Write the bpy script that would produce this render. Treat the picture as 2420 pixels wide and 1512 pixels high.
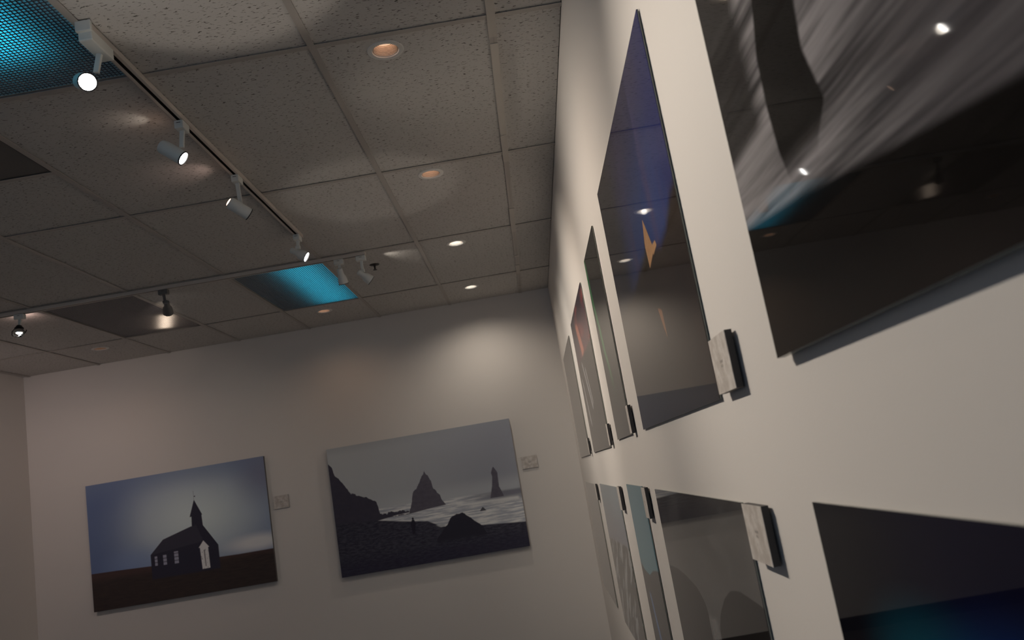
import bpy, bmesh, math, random
from mathutils import Vector, Matrix
random.seed(7)
S = bpy.context.scene
for o in list(bpy.data.objects):
    bpy.data.objects.remove(o)
COL = S.collection

# ------------------------------------------------------------------ camera, world, exposure
EYE = 1.62                      # camera height over the floor
H = EYE + 1.5036                # ceiling height
XW, XL, YB, YR = 0.338, -4.224, 6.882, -3.0   # right wall, left wall, back wall, rear wall
cam_d = bpy.data.cameras.new('camera')
cam = bpy.data.objects.new('camera', cam_d)
COL.objects.link(cam)
RM = [[0.98565438, -0.00179923, 0.16876671], [0.03268492, 0.98304817, -0.1804106], [-0.16558121, 0.18333863, 0.96900455]]
cam.matrix_world = Matrix(((RM[0][0], RM[0][2], -RM[0][1], 0.0),
                           (RM[1][0], RM[1][2], -RM[1][1], 0.0),
                           (RM[2][0], RM[2][2], -RM[2][1], EYE),
                           (0, 0, 0, 1)))
cam_d.sensor_width = 22.3
cam_d.lens = 22.3 * 1943.36 / 2420
cam_d.clip_start = 0.02
cam_d.dof.use_dof = True
cam_d.dof.focus_distance = 2.7
cam_d.dof.aperture_fstop = 4.0
S.camera = cam
w = bpy.data.worlds.new('world')
S.world = w
w.use_nodes = True
w.node_tree.nodes['Background'].inputs[0].default_value = (0.4, 0.6, 1.0, 1)
w.node_tree.nodes['Background'].inputs[1].default_value = 0.05
S.view_settings.view_transform = 'Standard'
S.view_settings.look = 'None'
S.view_settings.gamma = 1.0
S.view_settings.exposure = 0.0
S.view_settings.use_curve_mapping = False
try:
    S.cycles.use_denoising = True
    S.cycles.max_bounces = 8
    S.cycles.diffuse_bounces = 5
    S.cycles.sample_clamp_indirect = 4.0
except Exception:
    pass

WARM = (1.0, 0.83, 0.66)
HALO = (1.0, 0.89, 0.76)


def area_light(name, loc, direction, sx, sy, power, col):
    d = bpy.data.lights.new(name, 'AREA')
    d.shape = 'RECTANGLE'
    d.size, d.size_y = sx, sy
    d.energy = power
    d.color = col
    o = bpy.data.objects.new(name, d)
    COL.objects.link(o)
    o.location = loc
    o.rotation_euler = Vector(direction).to_track_quat('-Z', 'Y').to_euler()
    return o


def spot_light(name, loc, direction, power, col, angle, blend, radius=0.02, parent=None):
    d = bpy.data.lights.new(name, 'SPOT')
    d.energy = power
    d.color = col
    d.spot_size = math.radians(angle)
    d.spot_blend = blend
    d.shadow_soft_size = radius
    o = bpy.data.objects.new(name, d)
    COL.objects.link(o)
    o.rotation_euler = Vector(direction).to_track_quat('-Z', 'Y').to_euler()
    if parent:
        o.parent = parent
        o.location = Vector(loc) - parent.location
    else:
        o.location = loc
    return o


# daylight through the shop window in the rear wall
area_light('window_daylight', (-1.9, YR + 0.1, 1.75), (0, 1, 0.05), 3.2, 1.9, 14, (0.55, 0.74, 1.0))

# ------------------------------------------------------------------ node helpers


def lin(c):
    return tuple((x / 255 / 12.92) if x / 255 <= 0.04045 else ((x / 255 + 0.055) / 1.055) ** 2.4 for x in c)


class G:
    """small expression builder over shader math nodes"""

    def __init__(self, nt):
        self.nt = nt

    def m(self, op, *a, clamp=False):
        n = self.nt.nodes.new('ShaderNodeMath')
        n.operation = op
        n.use_clamp = clamp
        for i, x in enumerate(a):
            if isinstance(x, (int, float)):
                n.inputs[i].default_value = x
            else:
                self.nt.links.new(x, n.inputs[i])
        return n.outputs[0]

    def add(self, a, b): return self.m('ADD', a, b)
    def sub(self, a, b): return self.m('SUBTRACT', a, b)
    def mul(self, a, b): return self.m('MULTIPLY', a, b)

    def sm(self, x, a, b):
        """smooth ramp: 0 at a, 1 at b (a may be above b)"""
        n = self.nt.nodes.new('ShaderNodeMapRange')
        n.interpolation_type = 'SMOOTHSTEP'
        n.clamp = True
        self.put(x, n.inputs['Value'])
        if a < b:
            n.inputs['From Min'].default_value, n.inputs['From Max'].default_value = a, b
            n.inputs['To Min'].default_value, n.inputs['To Max'].default_value = 0, 1
        else:
            n.inputs['From Min'].default_value, n.inputs['From Max'].default_value = b, a
            n.inputs['To Min'].default_value, n.inputs['To Max'].default_value = 1, 0
        return n.outputs['Result']

    def put(self, x, sock):
        if isinstance(x, (int, float)):
            sock.default_value = x
        elif isinstance(x, tuple):
            sock.default_value = (*x[:3], 1) if len(sock.default_value) == 4 else x
        else:
            self.nt.links.new(x, sock)

    def mix(self, f, a, b):
        n = self.nt.nodes.new('ShaderNodeMix')
        n.data_type = 'RGBA'
        n.clamp_factor = True
        self.put(f, n.inputs[0])
        self.put(a, n.inputs[6])
        self.put(b, n.inputs[7])
        return n.outputs[2]

    def noise(self, x, y, sx, sy, detail=3.0, rough=0.55):
        c = self.nt.nodes.new('ShaderNodeCombineXYZ')
        self.put(self.mul(x, sx), c.inputs[0])
        self.put(self.mul(y, sy), c.inputs[1])
        n = self.nt.nodes.new('ShaderNodeTexNoise')
        n.inputs['Scale'].default_value = 1.0
        n.inputs['Detail'].default_value = detail
        n.inputs['Roughness'].default_value = rough
        self.nt.links.new(c.outputs[0], n.inputs['Vector'])
        return n.outputs[0]

    def curve(self, x, pts):
        """piecewise linear height y(x)"""
        pts = sorted(pts)
        x0, x1 = pts[0][0], pts[-1][0]
        ys = [p[1] for p in pts]
        y0, y1 = min(ys), max(ys) + 1e-6
        n = self.nt.nodes.new('ShaderNodeFloatCurve')
        c = n.mapping.curves[0]
        q = [((p[0] - x0) / (x1 - x0), (p[1] - y0) / (y1 - y0)) for p in pts]
        while len(c.points) < len(q):
            c.points.new(0.5, 0.5)
        for pt, v in zip(c.points, q):
            pt.location = v
            pt.handle_type = 'VECTOR'
        n.mapping.update()
        t = self.m('MULTIPLY', self.sub(x, x0), 1.0 / (x1 - x0), clamp=True)
        self.put(t, n.inputs['Value'])
        return self.add(self.mul(n.outputs[0], y1 - y0), y0)

    def below(self, x, y, pts, soft=0.004, lo=None, hi=None):
        """1 where y lies under the outline, limited to x in [lo, hi]"""
        k = self.sub(self.curve(x, pts), y)
        f = self.sm(k, -soft, soft)
        if lo is not None:
            f = self.mul(f, self.sm(x, lo - soft, lo + soft))
        if hi is not None:
            f = self.mul(f, self.sm(x, hi + soft, hi - soft))
        return f

    def poly(self, x, y, pts, soft=0.003):
        """1 inside a convex polygon"""
        cx = sum(p[0] for p in pts) / len(pts)
        cy = sum(p[1] for p in pts) / len(pts)
        f = None
        for i in range(len(pts)):
            (ax, ay), (bx, by) = pts[i], pts[(i + 1) % len(pts)]
            nx, ny = by - ay, ax - bx
            L = math.hypot(nx, ny)
            nx, ny = nx / L, ny / L
            if (cx - ax) * nx + (cy - ay) * ny < 0:
                nx, ny = -nx, -ny
            d = self.add(self.mul(x, nx), self.add(self.mul(y, ny), -(ax * nx + ay * ny)))
            h = self.sm(d, -soft, soft)
            f = h if f is None else self.mul(f, h)
        return f

    def blob(self, x, y, cx, cy, rx, ry, inner=0.0):
        dx = self.mul(self.sub(x, cx), 1 / rx)
        dy = self.mul(self.sub(y, cy), 1 / ry)
        r = self.m('SQRT', self.add(self.mul(dx, dx), self.mul(dy, dy)))
        return self.sm(r, 1.0, inner)


def mat(name, col, rough=0.5, metal=0.0, spec=0.5, emit=None, estr=0.0, bump=None, var=None):
    m = bpy.data.materials.new(name)
    m.use_nodes = True
    nt = m.node_tree
    b = nt.nodes['Principled BSDF']
    b.inputs['Base Color'].default_value = (*col, 1)
    b.inputs['Roughness'].default_value = rough
    b.inputs['Metallic'].default_value = metal
    b.inputs['Specular IOR Level'].default_value = spec
    if emit:
        b.inputs['Emission Color'].default_value = (*emit, 1)
        b.inputs['Emission Strength'].default_value = estr
    if bump or var:
        tc = nt.nodes.new('ShaderNodeTexCoord')
        n = nt.nodes.new('ShaderNodeTexNoise')
        n.inputs['Scale'].default_value = (bump or var)[0]
        n.inputs['Detail'].default_value = 4
        nt.links.new(tc.outputs['Object'], n.inputs['Vector'])
        if bump:
            bp = nt.nodes.new('ShaderNodeBump')
            bp.inputs['Strength'].default_value = bump[1]
            bp.inputs['Distance'].default_value = 0.002
            nt.links.new(n.outputs[0], bp.inputs['Height'])
            nt.links.new(bp.outputs[0], b.inputs['Normal'])
        if var:
            g = G(nt)
            c = g.mix(n.outputs[0], tuple(x * (1 - var[1]) for x in col), tuple(min(1, x * (1 + var[1])) for x in col))
            nt.links.new(c, b.inputs['Base Color'])
    return m


M_WALL = mat('white wall paint', (0.74, 0.70, 0.665), 0.6, bump=(260, 0.12))
M_FLOOR = mat('dark carpet', (0.03, 0.027, 0.026), 0.95, bump=(400, 0.6), var=(60, 0.3))
M_BASE = mat('dark vinyl base', (0.02, 0.018, 0.018), 0.5, bump=(30, 0.05))
M_PLENUM = mat('plenum deck', (0.05, 0.05, 0.05), 0.9, bump=(20, 0.3))
M_TBAR = mat('ceiling bar enamel', (0.47, 0.44, 0.41), 0.4, bump=(40, 0.03))
M_CAP = mat('ceiling bar cap enamel', (0.56, 0.525, 0.48), 0.42, bump=(40, 0.03))
M_DARKPANEL = mat('charcoal panel', (0.16, 0.15, 0.145), 0.7, bump=(300, 0.2))
M_WHITE = mat('white lamp enamel', (0.74, 0.76, 0.73), 0.38, bump=(80, 0.02))
M_TRACK = mat('cream track enamel', (0.62, 0.57, 0.52), 0.4, bump=(80, 0.02))
M_SLOT = mat('dark track slot', (0.02, 0.015, 0.012), 0.6, bump=(80, 0.1))
M_RIM = mat('black lamp rim', (0.015, 0.014, 0.016), 0.4, bump=(80, 0.05))
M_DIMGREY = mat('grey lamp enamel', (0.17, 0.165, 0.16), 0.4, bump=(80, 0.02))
M_TRIM = mat('white downlight trim', (0.80, 0.79, 0.76), 0.35, bump=(80, 0.02))
M_BAFFLE = mat('ribbed baffle enamel', (0.56, 0.48, 0.42), 0.45, bump=(80, 0.02))
M_LENS = mat('lit lamp face', (0.9, 0.9, 0.9), 0.2, emit=(1, 0.97, 0.93), estr=14, bump=(300, 0.05))
M_LENS_HOT = mat('lit bare lamp face', (0.9, 0.9, 0.9), 0.2, emit=(1, 0.97, 0.95), estr=30, bump=(300, 0.05))
M_LEAK = mat('lamp back glow', (0.9, 0.6, 0.5), 0.4, emit=(1, 0.62, 0.42), estr=5, bump=(300, 0.05))
M_BULB_W = mat('warm bulb', (0.9, 0.8, 0.7), 0.3, emit=(1.0, 0.64, 0.44), estr=2.6, bump=(100, 0.02))
M_BULB_D = mat('dim warm bulb', (0.9, 0.8, 0.7), 0.3, emit=(1.0, 0.55, 0.3), estr=0.6, bump=(100, 0.02))
M_BULB_C = mat('white bulb', (0.9, 0.9, 0.9), 0.3, emit=(0.97, 1.0, 0.95), estr=11, bump=(100, 0.02))
M_CHROME = mat('polished reflector', (0.75, 0.77, 0.76), 0.08, metal=1.0, bump=(60, 0.3))
M_BRASS = mat('dark bronze sprinkler', (0.03, 0.026, 0.024), 0.4, metal=0.6, bump=(80, 0.05))
M_LABEL_SIDE = mat('black label core', (0.022, 0.02, 0.021), 0.5, bump=(120, 0.1))
M_EDGE = mat('print panel edge', (0.22, 0.24, 0.21), 0.25, bump=(80, 0.03))
M_WRAP = mat('canvas wrap', (0.10, 0.095, 0.10), 0.8, bump=(600, 0.2))
M_CLEAT = mat('hanging cleat', (0.05, 0.05, 0.05), 0.6, bump=(60, 0.1))
M_HOUSING = mat('grey light housing', (0.45, 0.45, 0.45), 0.6, bump=(60, 0.02))


def tile_material():
    m = bpy.data.materials.new('fissured ceiling tile')
    m.use_nodes = True
    nt = m.node_tree
    g = G(nt)
    b = nt.nodes['Principled BSDF']
    tc = nt.nodes.new('ShaderNodeTexCoord')
    oi = nt.nodes.new('ShaderNodeObjectInfo')
    sp = nt.nodes.new('ShaderNodeSeparateXYZ')
    nt.links.new(tc.outputs['Object'], sp.inputs[0])
    x = g.add(sp.outputs[0], g.mul(oi.outputs['Random'], 37.0))
    y = g.add(sp.outputs[1], g.mul(oi.outputs['Random'], 11.0))
    wob = g.mul(g.noise(x, y, 40, 40, 2), 0.02)
    y2 = g.add(y, wob)
    fiss = g.sm(g.noise(x, y2, 52, 200, 1.5, 0.5), 0.615, 0.68)
    pins = g.sm(g.noise(x, y, 260, 300, 1.0), 0.70, 0.76)
    grain = g.noise(x, y, 420, 420, 3.0, 0.7)
    dark = g.m('MAXIMUM', g.mul(fiss, 1.0), g.mul(pins, 0.5))
    base = g.mix(grain, (0.56, 0.545, 0.525), (0.70, 0.68, 0.655))
    nt.links.new(g.mix(dark, base, (0.16, 0.145, 0.13)), b.inputs['Base Color'])
    b.inputs['Roughness'].default_value = 0.92
    bp = nt.nodes.new('ShaderNodeBump')
    bp.inputs['Strength'].default_value = 0.5
    bp.inputs['Distance'].default_value = 0.002
    nt.links.new(g.sub(g.mul(grain, 0.5), g.mul(dark, 1.2)), bp.inputs['Height'])
    nt.links.new(bp.outputs[0], b.inputs['Normal'])
    return m


M_TILE = tile_material()


def lens_material():
    m = bpy.data.materials.new('prismatic acrylic')
    m.use_nodes = True
    nt = m.node_tree
    out = nt.nodes['Material Output']
    b = nt.nodes['Principled BSDF']
    b.inputs['Base Color'].default_value = (0.30, 0.30, 0.31, 1)
    b.inputs['Roughness'].default_value = 0.14
    t = nt.nodes.new('ShaderNodeBsdfTranslucent')
    t.inputs[0].default_value = (0.75, 0.8, 0.82, 1)
    mx = nt.nodes.new('ShaderNodeMixShader')
    mx.inputs[0].default_value = 0.45
    nt.links.new(b.outputs[0], mx.inputs[1])
    nt.links.new(t.outputs[0], mx.inputs[2])
    nt.links.new(mx.outputs[0], out.inputs[0])
    return m


M_LENSCELL = lens_material()
M_LENSNET = mat('prism groove acrylic', (0.13, 0.125, 0.15), 0.16, bump=(330, 0.3))

# ------------------------------------------------------------------ mesh helpers


def link(name, me, material, parent=None, label=None):
    o = bpy.data.objects.new(name, me)
    COL.objects.link(o)
    for x in (material if isinstance(material, (list, tuple)) else [material]):
        me.materials.append(x)
    if parent:
        o.parent = parent
    if label:
        o['label'] = label
    return o


def bm_box(bm, x0, x1, y0, y1, z0, z1, mi=0):
    v = [bm.verts.new(p) for p in ((x0, y0, z0), (x1, y0, z0), (x1, y1, z0), (x0, y1, z0),
                                   (x0, y0, z1), (x1, y0, z1), (x1, y1, z1), (x0, y1, z1))]
    for f in ((0, 3, 2, 1), (4, 5, 6, 7), (0, 1, 5, 4), (1, 2, 6, 5), (2, 3, 7, 6), (3, 0, 4, 7)):
        bm.faces.new([v[i] for i in f]).material_index = mi


def fin(bm, name, smooth=False, bevel=0.0):
    if bevel:
        bmesh.ops.bevel(bm, geom=list(bm.edges), offset=bevel, segments=2, affect='EDGES', profile=0.5)
    bmesh.ops.recalc_face_normals(bm, faces=bm.faces)
    me = bpy.data.meshes.new(name)
    bm.to_mesh(me)
    bm.free()
    if smooth:
        for p in me.polygons:
            p.use_smooth = True
    return me


def box(name, x0, x1, y0, y1, z0, z1, material, parent=None, label=None, bevel=0.0, org=None):
    """box given in world metres, mesh stored relative to its parent (or org)"""
    o = Vector(org) if org else (parent.matrix_world.translation if parent else Vector((0, 0, 0)))
    bm = bmesh.new()
    bm_box(bm, x0 - o.x, x1 - o.x, y0 - o.y, y1 - o.y, z0 - o.z, z1 - o.z)
    ob = link(name, fin(bm, name, bevel=bevel), material, parent, label)
    if org and not parent:
        ob.location = org
    return ob


def thing(name, label, cat, loc, group=None):
    o = bpy.data.objects.new(name, None)
    COL.objects.link(o)
    o.empty_display_size = 0.05
    o.location = loc
    o.matrix_world = Matrix.Translation(Vector(loc))
    o['label'] = label
    o['category'] = cat
    if group:
        o['group'] = group
    return o


def lathe_mesh(name, prof, axis, org, n=28, cap0=False, cap1=False, sharp=False):
    """surface of revolution: prof = [(distance along axis, radius)], start point org"""
    a = Vector(axis).normalized()
    s = a.orthogonal().normalized()
    t = a.cross(s)
    org = Vector(org)
    bm = bmesh.new()
    rings = []
    for d, r in prof:
        if r < 1e-6:
            rings.append([bm.verts.new(org + a * d)])
        else:
            rings.append([bm.verts.new(org + a * d + (s * math.cos(k * 2 * math.pi / n) + t * math.sin(k * 2 * math.pi / n)) * r) for k in range(n)])
    for p, q in zip(rings, rings[1:]):
        for k in range(n):
            k2 = (k + 1) % n
            if len(p) == 1 and len(q) == 1:
                continue
            if len(p) == 1:
                bm.faces.new((p[0], q[k], q[k2]))
            elif len(q) == 1:
                bm.faces.new((p[k], q[0], p[k2]))
            else:
                bm.faces.new((p[k], q[k], q[k2], p[k2]))
    if cap0 and len(rings[0]) > 1:
        bm.faces.new(rings[0])
    if cap1 and len(rings[-1]) > 1:
        bm.faces.new(rings[-1])
    bmesh.ops.recalc_face_normals(bm, faces=bm.faces)
    me = bpy.data.meshes.new(name)
    bm.to_mesh(me)
    bm.free()
    for p in me.polygons:
        p.use_smooth = not sharp and len(p.vertices) <= 4
    if not sharp:
        try:
            me.set_sharp_from_angle(angle=math.radians(35))
        except Exception:
            pass
    return me


def lathe(name, prof, axis, org, material, parent, n=28, label=None, **k):
    o = Vector(org) - parent.matrix_world.translation
    return link(name, lathe_mesh(name, prof, axis, o, n, **k), material, parent, label)


def tube(name, pts, r, material, parent, n=10):
    o = parent.matrix_world.translation
    P = [Vector(p) - o for p in pts]
    bm = bmesh.new()
    rings = []
    for i, p in enumerate(P):
        d = (P[min(i + 1, len(P) - 1)] - P[max(i - 1, 0)]).normalized()
        s = d.orthogonal().normalized() if i == 0 else (s - d * s.dot(d)).normalized()
        t = d.cross(s)
        rings.append([bm.verts.new(p + (s * math.cos(k * 2 * math.pi / n) + t * math.sin(k * 2 * math.pi / n)) * r) for k in range(n)])
    for a, b in zip(rings, rings[1:]):
        for k in range(n):
            bm.faces.new((a[k], b[k], b[(k + 1) % n], a[(k + 1) % n]))
    bm.faces.new(rings[0])
    bm.faces.new(rings[-1])
    return link(name, fin(bm, name, smooth=True), material, parent)


# ------------------------------------------------------------------ room shell


def structure(name, bm, material):
    o = link(name, fin(bm, name), material)
    o['kind'] = 'structure'
    return o


def slab(name, x0, x1, y0, y1, z0, z1, material):
    bm = bmesh.new()
    bm_box(bm, x0, x1, y0, y1, z0, z1)
    return structure(name, bm, material)


TOP = H + 0.2
slab('floor', XL - 0.15, XW + 0.15, YR - 0.15, YB + 0.15, -0.1, 0.0, M_FLOOR)
slab('wall_right', XW, XW + 0.15, YR, YB, 0, TOP, M_WALL)
slab('wall_back', XL - 0.15, XW + 0.15, YB, YB + 0.15, 0, TOP, M_WALL)
slab('wall_left', XL - 0.15, XL, YR, YB, 0, TOP, M_WALL)
bm = bmesh.new()
wx0, wx1, wz0, wz1 = -3.6, -0.2, 0.75, 2.75
bm_box(bm, XL - 0.15, wx0, YR - 0.15, YR, 0, TOP)
bm_box(bm, wx1, XW + 0.15, YR - 0.15, YR, 0, TOP)
bm_box(bm, wx0, wx1, YR - 0.15, YR, 0, wz0)
bm_box(bm, wx0, wx1, YR - 0.15, YR, wz1, TOP)
structure('wall_rear', bm, M_WALL)
bm = bmesh.new()
for a, b in ((wx0, wx0 + 0.06), (-1.93, -1.87), (wx1 - 0.06, wx1)):
    bm_box(bm, a, b, YR - 0.1, YR - 0.04, wz0, wz1)
bm_box(bm, wx0 + 0.06, wx1 - 0.06, YR - 0.1, YR - 0.04, wz0, wz0 + 0.06)
bm_box(bm, wx0 + 0.06, wx1 - 0.06, YR - 0.1, YR - 0.04, wz1 - 0.06, wz1)
structure('window_1', bm, M_RIM)
slab('baseboard_back', XL, XW, YB - 0.012, YB, 0, 0.1, M_BASE)
slab('baseboard_right', XW - 0.012, XW, YR, YB - 0.012, 0, 0.1, M_BASE)
slab('baseboard_left', XL, XL + 0.012, YR, YB - 0.012, 0, 0.1, M_BASE)

# ------------------------------------------------------------------ suspended ceiling
ceiling = slab('ceiling', XL, XW, YR, YB, TOP - 0.03, TOP, M_PLENUM)


def RX(i):
    return 0.0967 - (i - 1) * 0.61


def CY(j):
    return 2.5257 + (j - 1) * 1.1966


FL = 0.012          # half width of a bar flange
XS = [XW] + [RX(i) for i in range(1, 9)] + [XL]      # column boundaries from right to left
ROWS = [YR] + [CY(j) for j in range(-3, 5)] + [YB]

DOWN = [(-0.281, 2.632), (-0.281, 3.845), (-0.281, 5.098), (-0.290, 6.367), (-1.465, 6.334), (-3.251, 6.311)]
HOLE = 0.0505


def tile_mesh(hx, hy, hole=None):
    bm = bmesh.new()
    z0, z1 = 0.0, 0.015
    if not hole:
        bm_box(bm, -hx, hx, -hy, hy, z0, z1)
        return fin(bm, 'ceiling_tile')
    cx, cy = hole
    ang = [k * 2 * math.pi / 32 for k in range(32)] + [math.atan2(sy * hy - cy, sx * hx - cx) % (2 * math.pi) for sx in (-1, 1) for sy in (-1, 1)]
    ang = sorted(set(ang))
    inner, outer = [], []
    for a in ang:
        dx, dy = math.cos(a), math.sin(a)
        tx = ((hx - cx) / dx if dx > 1e-9 else (-hx - cx) / dx if dx < -1e-9 else 1e9)
        ty = ((hy - cy) / dy if dy > 1e-9 else (-hy - cy) / dy if dy < -1e-9 else 1e9)
        t = min(tx, ty)
        inner.append((cx + dx * HOLE, cy + dy * HOLE))
        outer.append((cx + dx * t, cy + dy * t))
    n = len(ang)
    lv = [[bm.verts.new((*p, z)) for p in ring] for z in (z0, z1) for ring in (inner, outer)]
    for k in range(n):
        k2 = (k + 1) % n
        bm.faces.new((lv[0][k], lv[1][k], lv[1][k2], lv[0][k2]))
        bm.faces.new((lv[2][k], lv[3][k], lv[3][k2], lv[2][k2]))
        bm.faces.new((lv[1][k], lv[3][k], lv[3][k2], lv[1][k2]))
        bm.faces.new((lv[0][k], lv[2][k], lv[2][k2], lv[0][k2]))
    return fin(bm, 'ceiling_tile')


TROFFERS = {(3, CY(0)): 0, (3, CY(3)): 1, (5, CY(3)): 2}
FLZ = 0.005
cache = {}


def add_tile(xa, xb, ya, yb):
    hx, hy = abs(xb - xa) / 2 - 0.003, (yb - ya) / 2 - 0.003
    cx, cy = (xa + xb) / 2, (ya + yb) / 2
    hole = None
    for dx, dy in DOWN:
        if abs(dx - cx) < hx and abs(dy - cy) < hy:
            hole = (dx - cx, dy - cy)
    key = (round(hx, 4), round(hy, 4))
    if hole:
        me = tile_mesh(hx, hy, hole)
    else:
        if key not in cache:
            cache[key] = tile_mesh(hx, hy)
        me = cache[key]
    o = bpy.data.objects.new('ceiling_tile', me)
    COL.objects.link(o)
    if not me.materials:
        me.materials.append(M_TILE)
    o.parent = ceiling
    o.location = (cx, cy, H + FLZ)


def add_bar(name, x0, x1, y0, y1, drop=0.0, along_y=True, material=None):
    """an inverted tee: flange below, web above"""
    bm = bmesh.new()
    bm_box(bm, x0, x1, y0, y1, H - drop, H + 0.0013)
    mx, my = (x0 + x1) / 2, (y0 + y1) / 2
    if along_y:
        bm_box(bm, mx - 0.0012, mx + 0.0012, y0, y1, H + 0.0013, H + 0.038)
    else:
        bm_box(bm, x0, x1, my - 0.0012, my + 0.0012, H + 0.0013, H + 0.038)
    return link(name, fin(bm, name), material or M_TBAR, ceiling)


for c in range(len(XS) - 1):
    xa, xb = XS[c], XS[c + 1]
    rows = list(ROWS)
    if c == 4:
        rows = [YR, CY(-3), CY(-2), CY(-1), CY(0), 1.93, 3.127, CY(2), CY(3), CY(4), YB]
    for r in range(len(rows) - 1):
        ya, yb = rows[r], rows[r + 1]
        if (c, ya) in TROFFERS or (c == 4 and ya == 1.93):
            pass
        else:
            add_tile(xa, xb, ya, yb)
        if r > 0:
            lo = xb + (FL if c < len(XS) - 2 else 0)
            hi = xa - (FL if c > 0 else 0)
            add_bar('cross_tee', lo, hi, ya - FL, ya + FL, along_y=False)
for i in range(2, 9):
    add_bar('main_runner', RX(i) - FL, RX(i) + FL, YR, YB, drop=0.001)
# the runner by the right wall: a slotted double rail with caps slid over it at the joints
bm = bmesh.new()
x = RX(1)
for a, b in ((-0.013, -0.003), (0.003, 0.013)):
    bm_box(bm, x + a, x + b, YR, YB, H - 0.001, H + 0.0012)
bm_box(bm, x - 0.013, x + 0.013, YR, YB, H + 0.0012, H + 0.02)
link('main_runner', fin(bm, 'main_runner'), M_TBAR, ceiling, 'slotted double rail of the ceiling grid nearest the right wall')
for a, b in ((1.10, 2.651), (2.70, 3.502), (3.52, 3.835), (4.571, 5.038), (5.634, 5.66), (5.903, 6.167), (6.6, 6.62)):
    bm = bmesh.new()
    bm_box(bm, x - 0.0145, x + 0.0145, a, b, H - 0.004, H - 0.0012)
    link('runner_cap', fin(bm, 'runner_cap'), M_CAP, ceiling)

# ------------------------------------------------------------------ ceiling light troffers
BLUE = (0.015, 0.50, 0.74)


def prism_mesh(hx, hy, pitch=0.0133):
    """sheet of small four-sided prisms pointing down"""
    nx, ny = round(2 * hx / pitch), round(2 * hy / pitch)
    px, py = 2 * hx / nx, 2 * hy / ny
    V, F, MI = [], [], []
    dpt, k = 0.0032, 0.66
    for i in range(nx):
        for j in range(ny):
            x0, y0 = -hx + i * px, -hy + j * py
            x1, y1 = x0 + px, y0 + py
            cx, cy = (x0 + x1) / 2, (y0 + y1) / 2
            b = len(V)
            V += [(x0, y0, 0), (x1, y0, 0), (x1, y1, 0), (x0, y1, 0)]
            a, c = px * k / 2, py * k / 2
            V += [(cx - a, cy - c, -dpt), (cx + a, cy - c, -dpt), (cx + a, cy + c, -dpt), (cx - a, cy + c, -dpt)]
            F.append((b + 4, b + 7, b + 6, b + 5))
            MI.append(0)
            for q in range(4):
                r = (q + 1) % 4
                F.append((b + q, b + 4 + q, b + 4 + r, b + r))
                MI.append(1)
    me = bpy.data.meshes.new('prismatic_lens')
    me.from_pydata(V, [], F)
    me.polygons.foreach_set('material_index', MI)
    me.update()
    return me


def troffer(c, y0, label, tube_x=None, tube_y=None, power=0.0, tube_w=0.05):
    xa, xb = XS[c + 1], XS[c]
    y1 = y0 + 1.1966
    cx, cy = (xa + xb) / 2, (y0 + y1) / 2
    t = thing('ceiling_light_panel', label, 'ceiling light', (cx, cy, H + FLZ), 'troffer lights in the ceiling grid')
    hx, hy = (xb - xa) / 2 - 0.003, (y1 - y0) / 2 - 0.003
    bm = bmesh.new()
    zt, w = 0.13, 0.004
    bm_box(bm, -hx, hx, -hy, hy, zt, zt + w)
    for s in (-1, 1):
        xs = sorted((s * hx, s * (hx - w)))
        bm_box(bm, xs[0], xs[1], -hy, hy, 0, zt)
        ys = sorted((s * hy, s * (hy - w)))
        bm_box(bm, -hx + w, hx - w, ys[0], ys[1], 0, zt)
    link('housing', fin(bm, 'housing'), M_HOUSING, t)
    lx, ly = hx - 0.012, hy - 0.012
    o = link('prismatic_lens', prism_mesh(lx, ly), [M_LENSCELL, M_LENSNET], t)
    o['kind'] = 'stuff'
    o.location = (0, 0, 0.0045)
    bm = bmesh.new()
    for s in (-1, 1):
        xs = sorted((s * (hx - w), s * (hx - 0.014)))
        bm_box(bm, xs[0], xs[1], -hy + w, hy - w, 0.0005, 0.006)
        ys = sorted((s * (hy - w), s * (hy - 0.014)))
        bm_box(bm, -hx + 0.014, hx - 0.014, ys[0], ys[1], 0.0005, 0.006)
    link('lens_frame', fin(bm, 'lens_frame'), M_TBAR, t)
    if power:
        ya, yb = tube_y
        mt = mat('blue fluorescent tube', (0.1, 0.5, 0.7), 0.3, emit=BLUE, estr=1.5, bump=(50, 0.02))
        lathe('fluorescent_tube', [(0, 0), (0, 0.012), (yb - ya, 0.012), (yb - ya, 0)], (0, 1, 0), (tube_x, ya, H + 0.105), mt, t, n=14)
        d = bpy.data.lights.new('blue tube light', 'AREA')
        d.shape = 'RECTANGLE'
        d.size, d.size_y = tube_w, yb - ya
        d.energy, d.color = power, BLUE
        lo = bpy.data.objects.new('blue_tube_light', d)
        COL.objects.link(lo)
        lo.parent = t
        lo.location = (tube_x - cx, (ya + yb) / 2 - cy, 0.088)
    return t


troffer(3, CY(0), 'blue glowing prismatic ceiling light above the first track spotlight', -1.44, (1.36, 2.30), 5.5, 0.28)
troffer(3, CY(3), 'blue glowing prismatic ceiling light half grey, beside the far track', -1.30, (4.95, 6.09), 2.6, 0.24)
t = troffer(5, CY(3), 'grey prismatic ceiling light with one warm glint beside the dark spotlight')
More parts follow.
